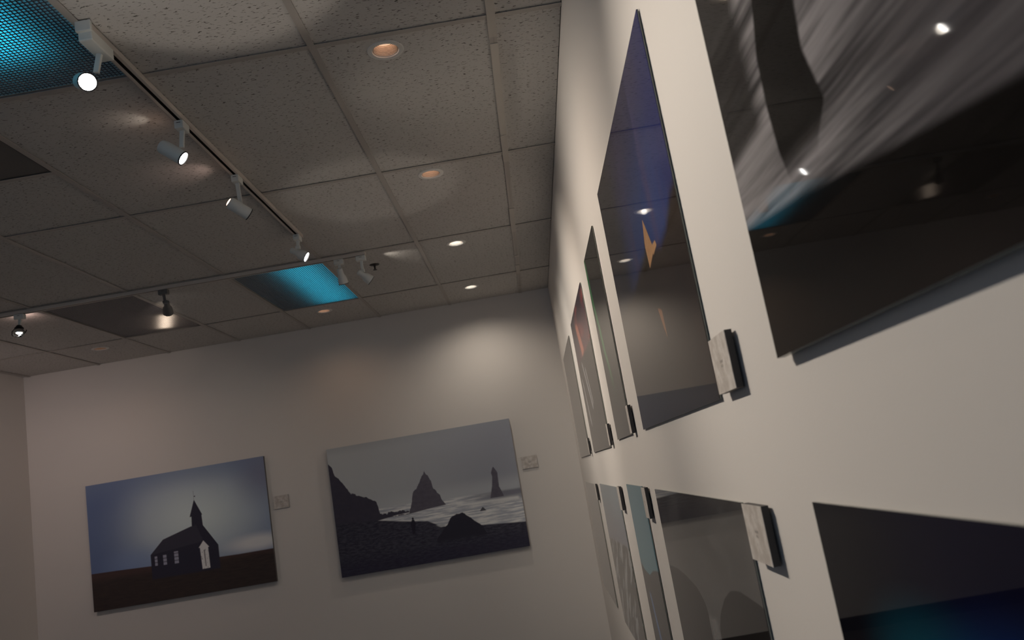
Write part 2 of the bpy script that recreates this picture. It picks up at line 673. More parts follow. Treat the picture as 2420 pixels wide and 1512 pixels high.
# warm lamp and light added inside to imitate a glint on the lens
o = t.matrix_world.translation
lathe('added_glint_lamp', [(0, 0), (0, 0.008), (0.42, 0.008), (0.42, 0)], (-0.43, 0.90, 0), (-2.42, 5.64, H + 0.075), M_BULB_W, t, n=12)
d = bpy.data.lights.new('added glint light', 'AREA')
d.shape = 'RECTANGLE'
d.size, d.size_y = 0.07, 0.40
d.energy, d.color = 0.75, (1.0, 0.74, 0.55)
lo = bpy.data.objects.new('added_glint_light', d)
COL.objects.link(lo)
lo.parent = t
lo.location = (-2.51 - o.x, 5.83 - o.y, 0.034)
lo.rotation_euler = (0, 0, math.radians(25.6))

# charcoal panel in the grid
xa, xb = XS[5], XS[4]
t = thing('ceiling_panel', 'dark charcoal panel set in the white ceiling grid at the left edge', 'panel', ((xa + xb) / 2, 2.5285, H + FLZ))
box('panel_face', xa + 0.02, xb - 0.02, 1.95, 3.107, H + 0.004, H + 0.012, M_DARKPANEL, t)
bm = bmesh.new()
hx, hy = (xb - xa) / 2 - 0.003, 0.5955
for s in (-1, 1):
    xs = sorted((s * hx, s * (hx - 0.018)))
    bm_box(bm, xs[0], xs[1], -hy, hy, 0, 0.016)
    ys = sorted((s * hy, s * (hy - 0.018)))
    bm_box(bm, -hx + 0.018, hx - 0.018, ys[0], ys[1], 0, 0.016)
link('panel_frame', fin(bm, 'panel_frame'), M_DARKPANEL, t)

# ------------------------------------------------------------------ recessed downlights
DL = [('warm recessed downlight nearest the camera, copper glow in its ribbed cup', M_BULB_W, 7, (1.0, 0.72, 0.5), 'w'),
      ('warm recessed downlight, second along the right-hand wall', M_BULB_W, 7, (1.0, 0.72, 0.5), 'w'),
      ('bright white recessed downlight, third along the right-hand wall', M_BULB_C, 14, (1.0, 0.93, 0.82), 'c'),
      ('bright white recessed downlight closest to the back wall corner', M_BULB_C, 18, (1.0, 0.88, 0.74), 'c'),
      ('dim copper recessed downlight between the blue light panel and the back wall', M_BULB_W, 4, (1.0, 0.66, 0.42), 'w'),
      ('dim amber recessed downlight in the far left of the ceiling', M_BULB_D, 1.2, (1.0, 0.60, 0.35), 'w')]
for (x, y), (lab, mb, pw, colr, kind) in zip(DOWN, DL):
    t = thing('recessed_downlight', lab, 'downlight', (x, y, H + FLZ), 'recessed downlights in the ceiling')
    z = H + FLZ
    up = (0, 0, 1)
    lathe('trim_ring', [(0.0, 0.0455), (-0.0035, 0.047), (-0.0045, 0.052), (-0.003, 0.062), (-0.0002, 0.0645), (-0.0002, 0.0500), (0.002, 0.0485), (0.002, 0.0455), (0.0, 0.0455)], up, (x, y, z), M_TRIM, t, n=48)
    prof = []
    ribs = 9
    for k in range(ribs):
        r0 = 0.0454 - k * 0.0005
        zz = 0.0022 + k * 0.0046
        prof += [(zz, r0), (zz + 0.0002, r0 - 0.0024), (zz + 0.0044, r0 - 0.0004)]
    lathe('ribbed_baffle', prof, up, (x, y, z), M_BAFFLE, t, n=40)
    zt = prof[-1][0]
    rt = prof[-1][1]
    lathe('bulb', [(0, 0), (0.002, 0.014), (0.007, 0.026), (0.012, rt - 0.0005), (0.02, rt - 0.0005), (0.024, 0)], up, (x, y, z + zt - 0.006), mb, t, n=32)
    lathe('can_housing', [(0.0025, 0.0482), (0.10, 0.0482), (0.10, 0)], up, (x, y, z), M_HOUSING, t, n=32)
    spot_light('downlight_lamp', (x, y, z - 0.007), (0, 0, -1), pw, colr, 150, 1.0, 0.018, t)

# ------------------------------------------------------------------ track rails


def rail(name, label, p0, p1, along):
    """lighting track: top plate, two sides, flanges leaving a dark slot below"""
    t = thing(name, label, 'lighting track', ((p0[0] + p1[0]) / 2, (p0[1] + p1[1]) / 2, H - 0.001), 'lighting tracks under the ceiling')
    L = ((p1[0] - p0[0]) ** 2 + (p1[1] - p0[1]) ** 2) ** 0.5
    hw, ht = 0.0175, 0.020

    def bx(nm, a0, a1, b0, b1, z0, z1, m):      # a along the track, b across
        bm = bmesh.new()
        if along == 'y':
            bm_box(bm, b0, b1, a0, a1, z0, z1)
        else:
            bm_box(bm, a0, a1, b0, b1, z0, z1)
        return link(nm, fin(bm, nm), m, t)
    bx('top_plate', -L / 2, L / 2, -hw, hw, -0.003, 0.0, M_TRACK)
    for s in (-1, 1):
        b = sorted((s * hw, s * (hw - 0.003)))
        bx('side_wall', -L / 2, L / 2, b[0], b[1], -ht + 0.002, -0.003, M_TRACK)
        b = sorted((s * hw, s * 0.0065))
        bx('slot_lip', -L / 2, L / 2, b[0], b[1], -ht, -ht + 0.002, M_TRACK)
    bx('conductor_strip', -L / 2, L / 2, -hw + 0.003, hw - 0.003, -0.006, -0.003, M_SLOT)
    bx('slot_lining', -L / 2, L / 2, -hw + 0.003, -0.0085, -0.0155, -0.0062, M_SLOT)
    bx('slot_lining', -L / 2, L / 2, 0.0085, hw - 0.003, -0.0155, -0.0062, M_SLOT)
    e = sorted((L / 2, L / 2 + 0.004))
    bx('end_cap', e[0], e[1], -hw, hw, -ht - 0.0005, 0.0, M_TRACK)
    bx('end_cap', -e[1], -e[0], -hw, hw, -ht - 0.0005, 0.0, M_TRACK)
    return t


T1X = -1.100
T2Y = 4.935
rail('track_rail', 'cream lighting track running away from the camera under the ceiling', (T1X, 2.19), (T1X, 4.40), 'y')
rail('track_rail', 'white lighting track running crosswise below the far ceiling panels', (-4.1, T2Y), (-0.845, T2Y), 'x')
ZT = H - 0.0215
# live end feed box
t = thing('track_feed_box', 'white power feed box on the near end of the track', 'feed box', (T1X, 2.30, ZT))
bm = bmesh.new()
bm_box(bm, -0.021, 0.021, -0.118, 0.012, -0.038, -0.0005)
link('box_body', fin(bm, 'box_body', bevel=0.004), M_WHITE, t)
bm = bmesh.new()
bm_box(bm, -0.0235, 0.0235, -0.128, -0.116, -0.012, 0.0215)
link('box_lip', fin(bm, 'box_lip', bevel=0.002), M_WHITE, t)

# ------------------------------------------------------------------ track heads


def head(label, adx, ady, front, direction, style, power, lens_mat, zbase=ZT, along='y', leak=None, angle=46, dark=False, col=HALO, adapter=True):
    d = Vector(direction).normalized()
    t = thing('track_spotlight', label, 'spotlight', (adx, ady, zbase), 'spotlights on the ceiling tracks')
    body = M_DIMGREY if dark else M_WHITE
    # adapter clipped in the track
    if adapter:
        bm = bmesh.new()
        a, b = (0.017, 0.03) if along == 'y' else (0.03, 0.017)
        bm_box(bm, -a, a, -b, b, -0.032, -0.0005)
        link('adapter', fin(bm, 'adapter', bevel=0.003), body, t)
        bm = bmesh.new()
        if along == 'y':
            bm_box(bm, -0.008, 0.008, -0.0305, -0.03, -0.012, -0.010)
        else:
            bm_box(bm, -0.008, 0.008, -0.0175, -0.0168, -0.012, -0.010)
        link('release_tab', fin(bm, 'release_tab'), M_SLOT, t)
    F = Vector(front)
    L = 0.098
    drop = 0.032 if adapter else 0.001
    base = Vector((adx, ady, zbase - drop))
    if style == 'globe':
        piv = F - d * 0.045
    else:
        piv = F - d * (0.022 if style == 'cylinder' else 0.058) + Vector((0, 0, 0.030))
    if style != 'globe':
        piv.x, piv.y = adx + 0.3 * (piv.x - adx), ady + 0.3 * (piv.y - ady)
    # flat stem
    ax = piv - base
    bm = bmesh.new()
    wv = Vector((1, 0, 0)) if along == 'y' else Vector((1, 0, 0))
    n = ax.normalized()
    wv = (wv - n * wv.dot(n)).normalized()
    tv = n.cross(wv)
    vs = []
    for c in (Vector((0, 0, -drop + 0.001)), piv - Vector((adx, ady, zbase))):
        for sx, sy in ((-1, -1), (1, -1), (1, 1), (-1, 1)):
            vs.append(bm.verts.new(c + wv * sx * 0.0085 + tv * sy * 0.005))
    for q in range(4):
        bm.faces.new((vs[q], vs[(q + 1) % 4], vs[4 + (q + 1) % 4], vs[4 + q]))
    bm.faces.new(vs[:4])
    bm.faces.new(vs[4:])
    link('stem', fin(bm, 'stem', bevel=0.0015), body, t)
    B = F - d * L
    if style == 'cylinder':
        lathe('housing', [(0.0, 0.0), (0.0, 0.018), (0.003, 0.0235), (0.010, 0.0265), (0.03, 0.0275), (L, 0.0275), (L, 0.0245), (L - 0.012, 0.0235)], d, B, body, t)
        lathe('rim', [(L - 0.001, 0.0278), (L + 0.003, 0.0278), (L + 0.003, 0.0245), (L - 0.004, 0.0245)], d, B, M_RIM, t)
        lathe('lamp_face', [(L - 0.005, 0.0244), (L - 0.002, 0.016), (L - 0.001, 0.0)], d, B, lens_mat, t)
        lathe('back_cap', [(-0.002, 0), (-0.002, 0.012), (0.0, 0.0175)], d, B, M_LEAK if leak else body, t)
    elif style == 'bell':
        lathe('housing', [(0.0, 0.0), (0.0, 0.012), (0.004, 0.0165), (0.036, 0.0175), (0.044, 0.0195), (0.058, 0.027), (0.070, 0.0295), (L, 0.031), (L, 0.028), (L - 0.012, 0.026)], d, B, body, t)
        lathe('rim', [(L - 0.001, 0.0312), (L + 0.002, 0.0312), (L + 0.002, 0.0275), (L - 0.004, 0.0275)], d, B, M_RIM, t)
        lathe('lamp_face', [(L - 0.006, 0.0274), (L - 0.003, 0.016), (L - 0.002, 0.0)], d, B, lens_mat, t)
        lathe('knuckle', [(-0.012, 0.0), (-0.012, 0.011), (0.012, 0.011), (0.012, 0.0)], wv, piv, body, t, n=16)
    else:
        lathe('socket', [(-0.062, 0.0), (-0.062, 0.017), (-0.05, 0.02), (-0.047, 0.026), (-0.043, 0.026), (-0.04, 0.018), (-0.03, 0.018)], d, F, M_RIM, t)
        lathe('reflector', [(-0.034, 0.018), (-0.026, 0.031), (-0.014, 0.036), (-0.003, 0.034), (0.0, 0.031), (-0.006, 0.027), (-0.014, 0.017)], d, F, M_CHROME, t)
        lathe('lamp_face', [(-0.013, 0.0165), (-0.008, 0.010), (-0.006, 0.0)], d, F, lens_mat, t)
        # gimbal ring around the lamp
        s = Vector((1, 0, 0))
        s = (s - d * s.dot(d)).normalized()
        pts = [piv + Vector((0, 0, 0.004)), F - d * 0.05 - s * 0.030, F - d * 0.036 - s * 0.044]
        u = s.cross(d)
        pts += [F - d * (0.02 - 0.03 * math.sin(k * math.pi / 10)) - s * 0.046 * math.cos(k * math.pi / 10) + u * 0.0 for k in range(1, 11)]
        tube('gimbal_bracket', pts, 0.0028, M_RIM, t)
    if power:
        spot_light('spot_lamp', F + d * 0.006, d, power, col, angle, 1.0, 0.02, t)
    if leak:
        lp, ld, le, la, lc = leak
        spot_light('back_leak', lp, ld, le, lc, la, 0.9, 0.008, t)
    return t


PINK = (1.0, 0.70, 0.60)


def V3(x, y, zrel):
    return (x, y, EYE + zrel)


head('white track spotlight shining straight at the camera below the feed box', T1X, 2.262, V3(-1.128, 2.232, 1.341), (0.54, -0.71, -0.47), 'cylinder', 132, M_LENS_HOT, zbase=ZT - 0.0385, angle=85, adapter=False)
head('white track spotlight with lit round face, second along the near track', T1X, 2.85, V3(-1.105, 2.845, 1.340), (0.772, 0.071, -0.632), 'cylinder', 74, M_LENS, angle=115,
     leak=(V3(-1.185, 2.84, 1.44), (-0.35, -0.12, 0.25), 0.10, 75, HALO))
head('white track spotlight seen from its side with a glowing back, third along the near track', T1X, 3.42, V3(-1.060, 3.405, 1.294), (0.655, 0.555, -0.513), 'cylinder', 40, M_LENS, angle=80,
     leak=(V3(-1.135, 3.34, 1.385), (-0.5, 0.02, 0.38), 0.24, 75, PINK))
head('white bell spotlight with lit face at the far end of the near track', T1X, 4.345, V3(-1.062, 4.34, 1.350), (0.832, 0.021, -0.554), 'bell', 42, M_LENS, angle=80)
head('white bell spotlight on the far track beside the blue panel, pointing down', -1.012, T2Y, V3(-1.000, 4.945, 1.329), (0.073, 0.418, -0.906), 'bell', 14, M_LENS, along='x', angle=70)
head('white bell spotlight at the right end of the far track near the sprinkler', -0.872, T2Y, V3(-0.832, 4.95, 1.320), (0.685, 0.387, -0.617), 'bell', 34, M_LENS, along='x', angle=80,
     leak=(V3(-0.80, 5.0, 1.455), (0.9, 0.75, 0.12), 1.0, 60, HALO))
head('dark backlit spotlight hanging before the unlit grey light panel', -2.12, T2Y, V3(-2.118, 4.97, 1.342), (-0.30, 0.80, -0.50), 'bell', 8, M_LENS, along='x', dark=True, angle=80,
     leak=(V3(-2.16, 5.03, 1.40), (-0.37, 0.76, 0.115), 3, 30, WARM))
head('open gimbal spotlight with bright mirrored bowl on the left end of the far track', -3.03, T2Y, V3(-3.025, 4.91, 1.347), (0.142, -0.289, -0.942), 'globe', 20, M_LENS, along='x', angle=120,
     leak=(V3(-3.06, 4.99, 1.43), (-0.10, 0.25, 0.35), 0.6, 120, PINK))
head('unseen white bell spotlight added on the far track beyond the left edge of the picture', -3.78, T2Y, V3(-3.80, 5.00, 1.33), (-0.12, 0.80, -0.60), 'bell', 20, M_LENS, along='x', angle=120, col=(1.0, 0.80, 0.74))  # unseen head, added to brighten the left end of the back wall

# ------------------------------------------------------------------ fire sprinkler
t = thing('fire_sprinkler', 'small dark fire sprinkler hanging from a ceiling tile', 'sprinkler', (-0.848, 5.27, H + FLZ))
z = H + FLZ
dn = (0, 0, -1)
lathe('escutcheon', [(0.0002, 0.0), (0.0002, 0.033), (0.003, 0.032), (0.007, 0.020), (0.008, 0.0)], dn, (-0.848, 5.27, z), M_BRASS, t)
lathe('pipe', [(0.0082, 0.0), (0.0082, 0.007), (0.03, 0.005), (0.034, 0.005), (0.034, 0)], dn, (-0.848, 5.27, z), M_BRASS, t, n=14)
lathe('deflector', [(0.0342, 0.0), (0.0342, 0.012), (0.036, 0.0135), (0.0375, 0.0135), (0.0375, 0.0)], dn, (-0.848, 5.27, z), M_BRASS, t, n=20)

# ------------------------------------------------------------------ printed pictures


def print_mat(name, paint, rough=0.03, spec=0.5, uvk=1.0):
    m = bpy.data.materials.new(name)
    m.use_nodes = True
    nt = m.node_tree
    b = nt.nodes['Principled BSDF']
    uv = nt.nodes.new('ShaderNodeUVMap')
    uv.uv_map = 'UVMap'
    sp = nt.nodes.new('ShaderNodeSeparateXYZ')
    nt.links.new(uv.outputs[0], sp.inputs[0])
    g = G(nt)
    g.put(paint(g, g.mul(sp.outputs[0], uvk), g.mul(sp.outputs[1], uvk)), b.inputs['Base Color'])
    b.inputs['Roughness'].default_value = rough
    b.inputs['Specular IOR Level'].default_value = spec
    return m


def face_quad(name, pts, uvs, material, parent):
    o = parent.matrix_world.translation
    bm = bmesh.new()
    vs = [bm.verts.new(Vector(p) - o) for p in pts]
    f = bm.faces.new(vs)
    uvl = bm.loops.layers.uv.new('UVMap')
    for l, q in zip(f.loops, uvs):
        l[uvl].uv = q
    me = bpy.data.meshes.new(name)
    bm.to_mesh(me)
    bm.free()
    return link(name, me, material, parent)


def face_slab_x(name, x0, x1, y0, y1, z0, z1, material, parent):
    """thin printed sheet facing -X; its map is (Y, height over the eye)"""
    o = parent.matrix_world.translation
    bm = bmesh.new()
    bm_box(bm, x0 - o.x, x1 - o.x, y0 - o.y, y1 - o.y, z0 - o.z, z1 - o.z)
    bmesh.ops.recalc_face_normals(bm, faces=bm.faces)
    uvl = bm.loops.layers.uv.new('UVMap')
    for f in bm.faces:
        for l in f.loops:
            l[uvl].uv = (l.vert.co.y + o.y, l.vert.co.z + o.z - EYE)
    me = bpy.data.meshes.new(name)
    bm.to_mesh(me)
    bm.free()
    return link(name, me, material, parent)


def face_slab_y(name, x0, x1, y0, y1, z0, z1, material, parent):
    o = parent.matrix_world.translation
    bm = bmesh.new()
    bm_box(bm, x0 - o.x, x1 - o.x, y0 - o.y, y1 - o.y, z0 - o.z, z1 - o.z)
    bmesh.ops.recalc_face_normals(bm, faces=bm.faces)
    uvl = bm.loops.layers.uv.new('UVMap')
    for f in bm.faces:
        for l in f.loops:
            l[uvl].uv = (l.vert.co.x + o.x, l.vert.co.z + o.z - EYE)
    me = bpy.data.meshes.new(name)
    bm.to_mesh(me)
    bm.free()
    return link(name, me, material, parent)


GAP, TH = 0.002, 0.004


def wall_print(label, y0, y1, z0, z1, paint, name='glossy_print', gap=GAP, th=TH, rough=0.03, spec=0.5, uvk=1 / 1.0184):
    z0, z1 = z0 + EYE, z1 + EYE
    t = thing(name, label, 'picture', (XW - 0.0005, (y0 + y1) / 2, z0), 'glossy prints on the right-hand wall')
    xf = XW - gap - th
    face_slab_x('print_face', xf, xf + 0.0015, y0, y1, z0, z1, print_mat('print ' + label[:24], paint, rough, spec, uvk), t)
    box('backing_panel', xf + 0.0015, XW - gap, y0, y1, z0, z1, M_EDGE, t)
    my = (y1 - y0) * 0.2
    box('hanging_cleat', XW - gap, XW - 0.0005, y0 + my, y1 - my, z1 - 0.16, z1 - 0.10, M_CLEAT, t)
    box('hanging_cleat', XW - gap, XW - 0.0005, y0 + my, y1 - my, z0 + 0.10, z0 + 0.16, M_CLEAT, t)
    return t


def surf_print(g, x, y):
    # streaked grey surf above a black beach with a dark rock leg
    st = g.noise(x, g.add(y, g.mul(x, -0.03)), 2.2, 55, 4, 0.6)
    st2 = g.noise(x, y, 1.1, 16, 2, 0.5)
    k = g.m('MULTIPLY', g.add(g.mul(st, 0.9), g.mul(st2, 0.75)), 0.62)
    c = g.mix(g.sm(k, 0.36, 0.68), (0.045, 0.043, 0.046), (0.46, 0.435, 0.45))
    # darker water left of the rock, lighter foam right of it
    c = g.mix(g.mul(g.mul(g.sm(x, 0.89, 0.95), g.sm(y, 0.335, 0.365)), 0.93), c, (0.022, 0.021, 0.021))
    c = g.mix(g.mul(g.blob(x, y, 0.97, 0.315, 0.14, 0.05, 0.3), 0.45), c, (0.34, 0.325, 0.33))
    c = g.mix(g.mul(g.sm(x, 0.74, 0.50), 0.7), c, (0.085, 0.078, 0.086))
    edgeL = g.curve(y, [(0.24, 0.865), (0.303, 0.888), (0.36, 0.893), (0.42, 0.888), (0.48, 0.860), (0.60, 0.86), (0.85, 0.88)])
    edgeR = g.curve(y, [(0.24, 0.80), (0.275, 0.775), (0.30, 0.742), (0.365, 0.764), (0.41, 0.755), (0.60, 0.74), (0.85, 0.72)])
    rock = g.mul(g.sm(g.sub(edgeL, x), -0.004, 0.004), g.sm(g.sub(x, edgeR), -0.004, 0.004))
    rock = g.mul(rock, g.sm(y, 0.255, 0.30))
    rk = g.mix(g.noise(x, y, 40, 60, 4), (0.006, 0.006, 0.006), (0.020, 0.019, 0.018))
    c = g.mix(rock, c, rk)
    beach = g.below(x, y, [(0.30, 0.165), (0.466, 0.184), (0.646, 0.209), (0.85, 0.240), (1.035, 0.262), (1.1, 0.27)], 0.006)
    bc = g.mix(g.noise(x, y, 30, 90, 4), (0.005, 0.0045, 0.004), (0.012, 0.0105, 0.010))
    return g.mix(beach, c, bc)


def peak_print(g, x, y):
    # blue violet dusk sky with rays, an orange lit peak, dark lake
    rays = g.noise(x, y, 16, 1.2, 3, 0.6)
    sky = g.mix(g.sm(y, 0.5, 0.80), (0.014, 0.050, 0.21), (0.022, 0.020, 0.085))
    sky = g.mix(g.sm(rays, 0.42, 0.70), sky, (0.060, 0.055, 0.17))
    sky = g.mix(g.mul(g.sm(x, 1.62, 1.45), 0.75), sky, (0.012, 0.020, 0.13))
    sky = g.mix(g.sm(x, 1.95, 2.25), sky, (0.012, 0.013, 0.022))
    ridge = g.below(x, y, [(1.30, 0.47), (1.40, 0.475), (1.48, 0.458), (1.56, 0.425), (1.66, 0.412), (1.745, 0.435), (1.80, 0.50), (1.86, 0.45), (1.95, 0.44), (2.10, 0.42), (2.45, 0.40)], 0.02)
    mc = g.mix(g.noise(x, y, 30, 30, 3), (0.010, 0.008, 0.007), (0.032, 0.017, 0.010))
    c = g.mix(ridge, sky, mc)
    pk = g.poly(x, y, [(1.800, 0.520), (1.752, 0.448), (1.735, 0.426), (1.828, 0.404), (1.836, 0.460)], 0.003)
    pk2 = g.poly(x, y, [(1.750, 0.438), (1.706, 0.437), (1.696, 0.424), (1.755, 0.416)], 0.003)
    oc = g.mix(g.noise(x, y, 60, 30, 3), (0.50, 0.25, 0.11), (0.72, 0.42, 0.22))
    c = g.mix(g.m('MAXIMUM', pk, pk2), c, oc)
    lake = g.sm(y, 0.405, 0.385)
    lc = g.mix(g.noise(x, y, 14, 5, 4), (0.008, 0.007, 0.009), (0.026, 0.014, 0.010))
    c = g.mix(lake, c, lc)
    rf = g.poly(x, y, [(1.835, 0.312), (1.79, 0.300), (1.786, 0.236), (1.80, 0.25)], 0.004)
    c = g.mix(rf, c, (0.30, 0.12, 0.045))
    return c


def aurora_print(g, x, y):
    c = g.mix(g.noise(x, y, 6, 6, 3), (0.008, 0.009, 0.008), (0.018, 0.018, 0.016))
    ln = g.curve(y, [(0.06, 2.98), (0.34, 3.10), (0.41, 3.15), (0.5, 3.182), (0.62, 3.25), (0.8, 3.29)])
    d = g.m('ABSOLUTE', g.sub(x, ln))
    c = g.mix(g.mul(g.sm(d, 0.05, 0.0), g.sm(y, 0.16, 0.45)), c, (0.04, 0.30, 0.09))
    return g.mix(g.sm(y, 0.30, 0.10), c, (0.04, 0.037, 0.034))


def sunset_print(g, x, y):
    c = g.mix(g.sm(y, 0.55, 0.80), (0.16, 0.06, 0.08), (0.045, 0.026, 0.045))
    c = g.mix(g.mul(g.sm(x, 4.25, 4.7), 0.7), c, (0.025, 0.025, 0.05))
    c = g.mix(g.mul(g.sm(g.noise(g.add(x, g.mul(y, 1.2)), y, 3, 14, 3), 0.5, 0.66), 0.8), c, (0.36, 0.07, 0.07))
    pk = g.poly(x, y, [(4.45, 0.735), (4.30, 0.72), (4.13, 0.56), (4.28, 0.53)], 0.02)
    c = g.mix(pk, c, (0.75, 0.26, 0.18))
    land = g.sm(y, 0.56, 0.53)
    lc = g.mix(g.noise(x, y, 20, 10, 3), (0.018, 0.015, 0.014), (0.045, 0.038, 0.035))
    c = g.mix(land, c, lc)
    for pts in ([(4.47, 0.53), (4.42, 0.53), (4.19, 0.27), (4.24, 0.26)], [(4.66, 0.46), (4.62, 0.46), (4.50, 0.20), (4.56, 0.19)], [(4.30, 0.48), (4.26, 0.48), (4.14, 0.29), (4.17, 0.28)]):
        c = g.mix(g.mul(g.poly(x, y, pts, 0.015), 0.8), c, (0.60, 0.58, 0.60))
    return c


def pale_print(g, x, y):
    c = g.mix(g.sm(y, 0.05, 0.8), (0.075, 0.068, 0.062), (0.13, 0.115, 0.115))
    return g.mix(g.mul(g.sm(g.noise(x, y, 3, 9, 3), 0.5, 0.7), 0.5), c, (0.05, 0.045, 0.045))


def night_blue_print(g, x, y):
    c = g.mix(g.noise(x, y, 3, 3, 2), (0.004, 0.004, 0.006), (0.007, 0.007, 0.012))
    c = g.mix(g.sm(x, 0.98, 0.70), c, (0.006, 0.006, 0.020))
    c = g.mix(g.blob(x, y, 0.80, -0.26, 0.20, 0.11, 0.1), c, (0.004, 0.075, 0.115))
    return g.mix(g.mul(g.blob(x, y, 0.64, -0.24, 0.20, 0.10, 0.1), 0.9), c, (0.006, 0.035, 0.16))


def waterfall_print(g, x, y):
    n = g.noise(x, y, 4, 9, 4)
    c = g.mix(g.sm(y, -0.36, -0.18), (0.135, 0.128, 0.124), (0.085, 0.080, 0.077))
    c = g.mix(g.mul(g.sm(n, 0.45, 0.7), 0.5), c, (0.17, 0.163, 0.158))
    h1 = g.below(x, y, [(1.96, -0.46), (1.972, -0.405), (1.995, -0.36), (2.06, -0.335), (2.2, -0.322), (2.34, -0.318), (2.5, -0.328)], 0.003, lo=1.965)
    h2 = g.below(x, y, [(1.40, -0.282), (1.451, -0.279), (1.527, -0.277), (1.60, -0.276), (1.68, -0.288), (1.754, -0.313), (1.83, -0.355), (1.874, -0.395), (1.88, -0.46)], 0.003, hi=1.877)
    c = g.mix(h1, c, (0.030, 0.026, 0.024))
    c = g.mix(h2, c, (0.024, 0.021, 0.020))
    fall = g.poly(x, y, [(1.985, -0.385), (1.885, -0.375), (1.87, -0.70), (1.99, -0.70)], 0.006)
    fc = g.mix(g.noise(x, y, 60, 4, 3), (0.20, 0.19, 0.185), (0.36, 0.35, 0.34))
    return g.mix(g.mul(fall, 0.75), c, fc)


def ice_print(g, x, y):
    c = g.mix(g.sm(y, -0.42, -0.12), (0.10, 0.30, 0.38), (0.03, 0.20, 0.28))
    c = g.mix(g.mul(g.sm(g.noise(x, y, 9, 1.5, 2), 0.5, 0.7), 0.35), c, (0.14, 0.21, 0.25))
    berg = g.below(x, y, [(2.75, -0.378), (2.94, -0.395), (3.06, -0.425), (3.2, -0.42), (3.30, -0.398), (3.40, -0.39)], 0.005)
    bc = g.mix(g.noise(x, y, 6, 6, 4), (0.022, 0.020, 0.020), (0.050, 0.044, 0.044))
    c = g.mix(berg, c, bc)
    s = g.poly(x, y, [(3.19, -0.50), (3.15, -0.50), (3.06, -0.66), (3.12, -0.66)], 0.012)
    return g.mix(s, c, (0.10, 0.22, 0.48))


def snow_mountain_print(g, x, y):
    c = g.mix(g.sm(y, -0.42, -0.13), (0.20, 0.21, 0.27), (0.20, 0.27, 0.33))
    mt = g.below(x, y, [(3.6, -0.40), (3.91, -0.392), (4.2, -0.405), (4.42, -0.410), (4.7, -0.425), (4.97, -0.455)], 0.008)
    n = g.noise(g.add(x, g.mul(y, 1.5)), y, 9, 6, 4, 0.6)
    mc = g.mix(g.sm(n, 0.50, 0.57), (0.040, 0.034, 0.030), (0.36, 0.37, 0.38))
    return g.mix(mt, c, mc)


def mist_print(g, x, y):
    c = g.mix(g.sm(y, -0.85, -0.15), (0.16, 0.145, 0.14), (0.26, 0.24, 0.235))
    return g.mix(g.mul(g.sm(g.noise(x, y, 3, 8, 3), 0.5, 0.7), 0.4), c, (0.10, 0.10, 0.105))


wall_print('large black and white print of streaked surf and a black beach, closest to camera', -0.10, 1.043, 0.088, 0.83, surf_print, gap=0.007, th=0.010, spec=0.22, uvk=1.02)
wall_print('tall blue dusk print with an orange lit mountain peak', 1.451, 2.524, 0.069, 0.827, peak_print)
wall_print('narrow dark print with a faint green streak, right of the sunset print', 2.846, 3.356, 0.069, 0.82, aurora_print)
wall_print('purple print with a red sunset sky and white falls', 3.732, 4.863, 0.051, 0.817, sunset_print)
wall_print('grey print hanging highest in the far corner of the right-hand wall', 5.255, 6.416, 0.047, 0.817, pale_print)
wall_print('dark navy print with a teal glow at the lower right corner', -0.1, 1.072, -0.876, -0.095, night_blue_print, spec=0.25)
wall_print('grey waterfall print with two dark hills below the blue dusk print', 1.458, 2.536, -0.876, -0.11, waterfall_print)
wall_print('narrow teal print of ice below the green streak print', 2.852, 3.356, -0.876, -0.108, ice_print)
wall_print('pale blue print of a snow streaked mountain in the lower row', 3.788, 4.888, -0.901, -0.129, snow_mountain_print)
wall_print('misty pale grey print lowest in the far corner of the right-hand wall', 5.316, 6.396, -0.896, -0.14, mist_print)

# ------------------------------------------------------------------ canvases on the back wall


def alb(c, ref):
    a, b = lin(c), lin(ref)
    return tuple(min(0.9, x / y * 0.72) for x, y in zip(a, b))


WR1 = (104, 95, 92)
WR2 = (112, 103, 98)
C1 = lambda *c: alb(c, WR1)
C2 = lambda *c: alb(c, WR2)


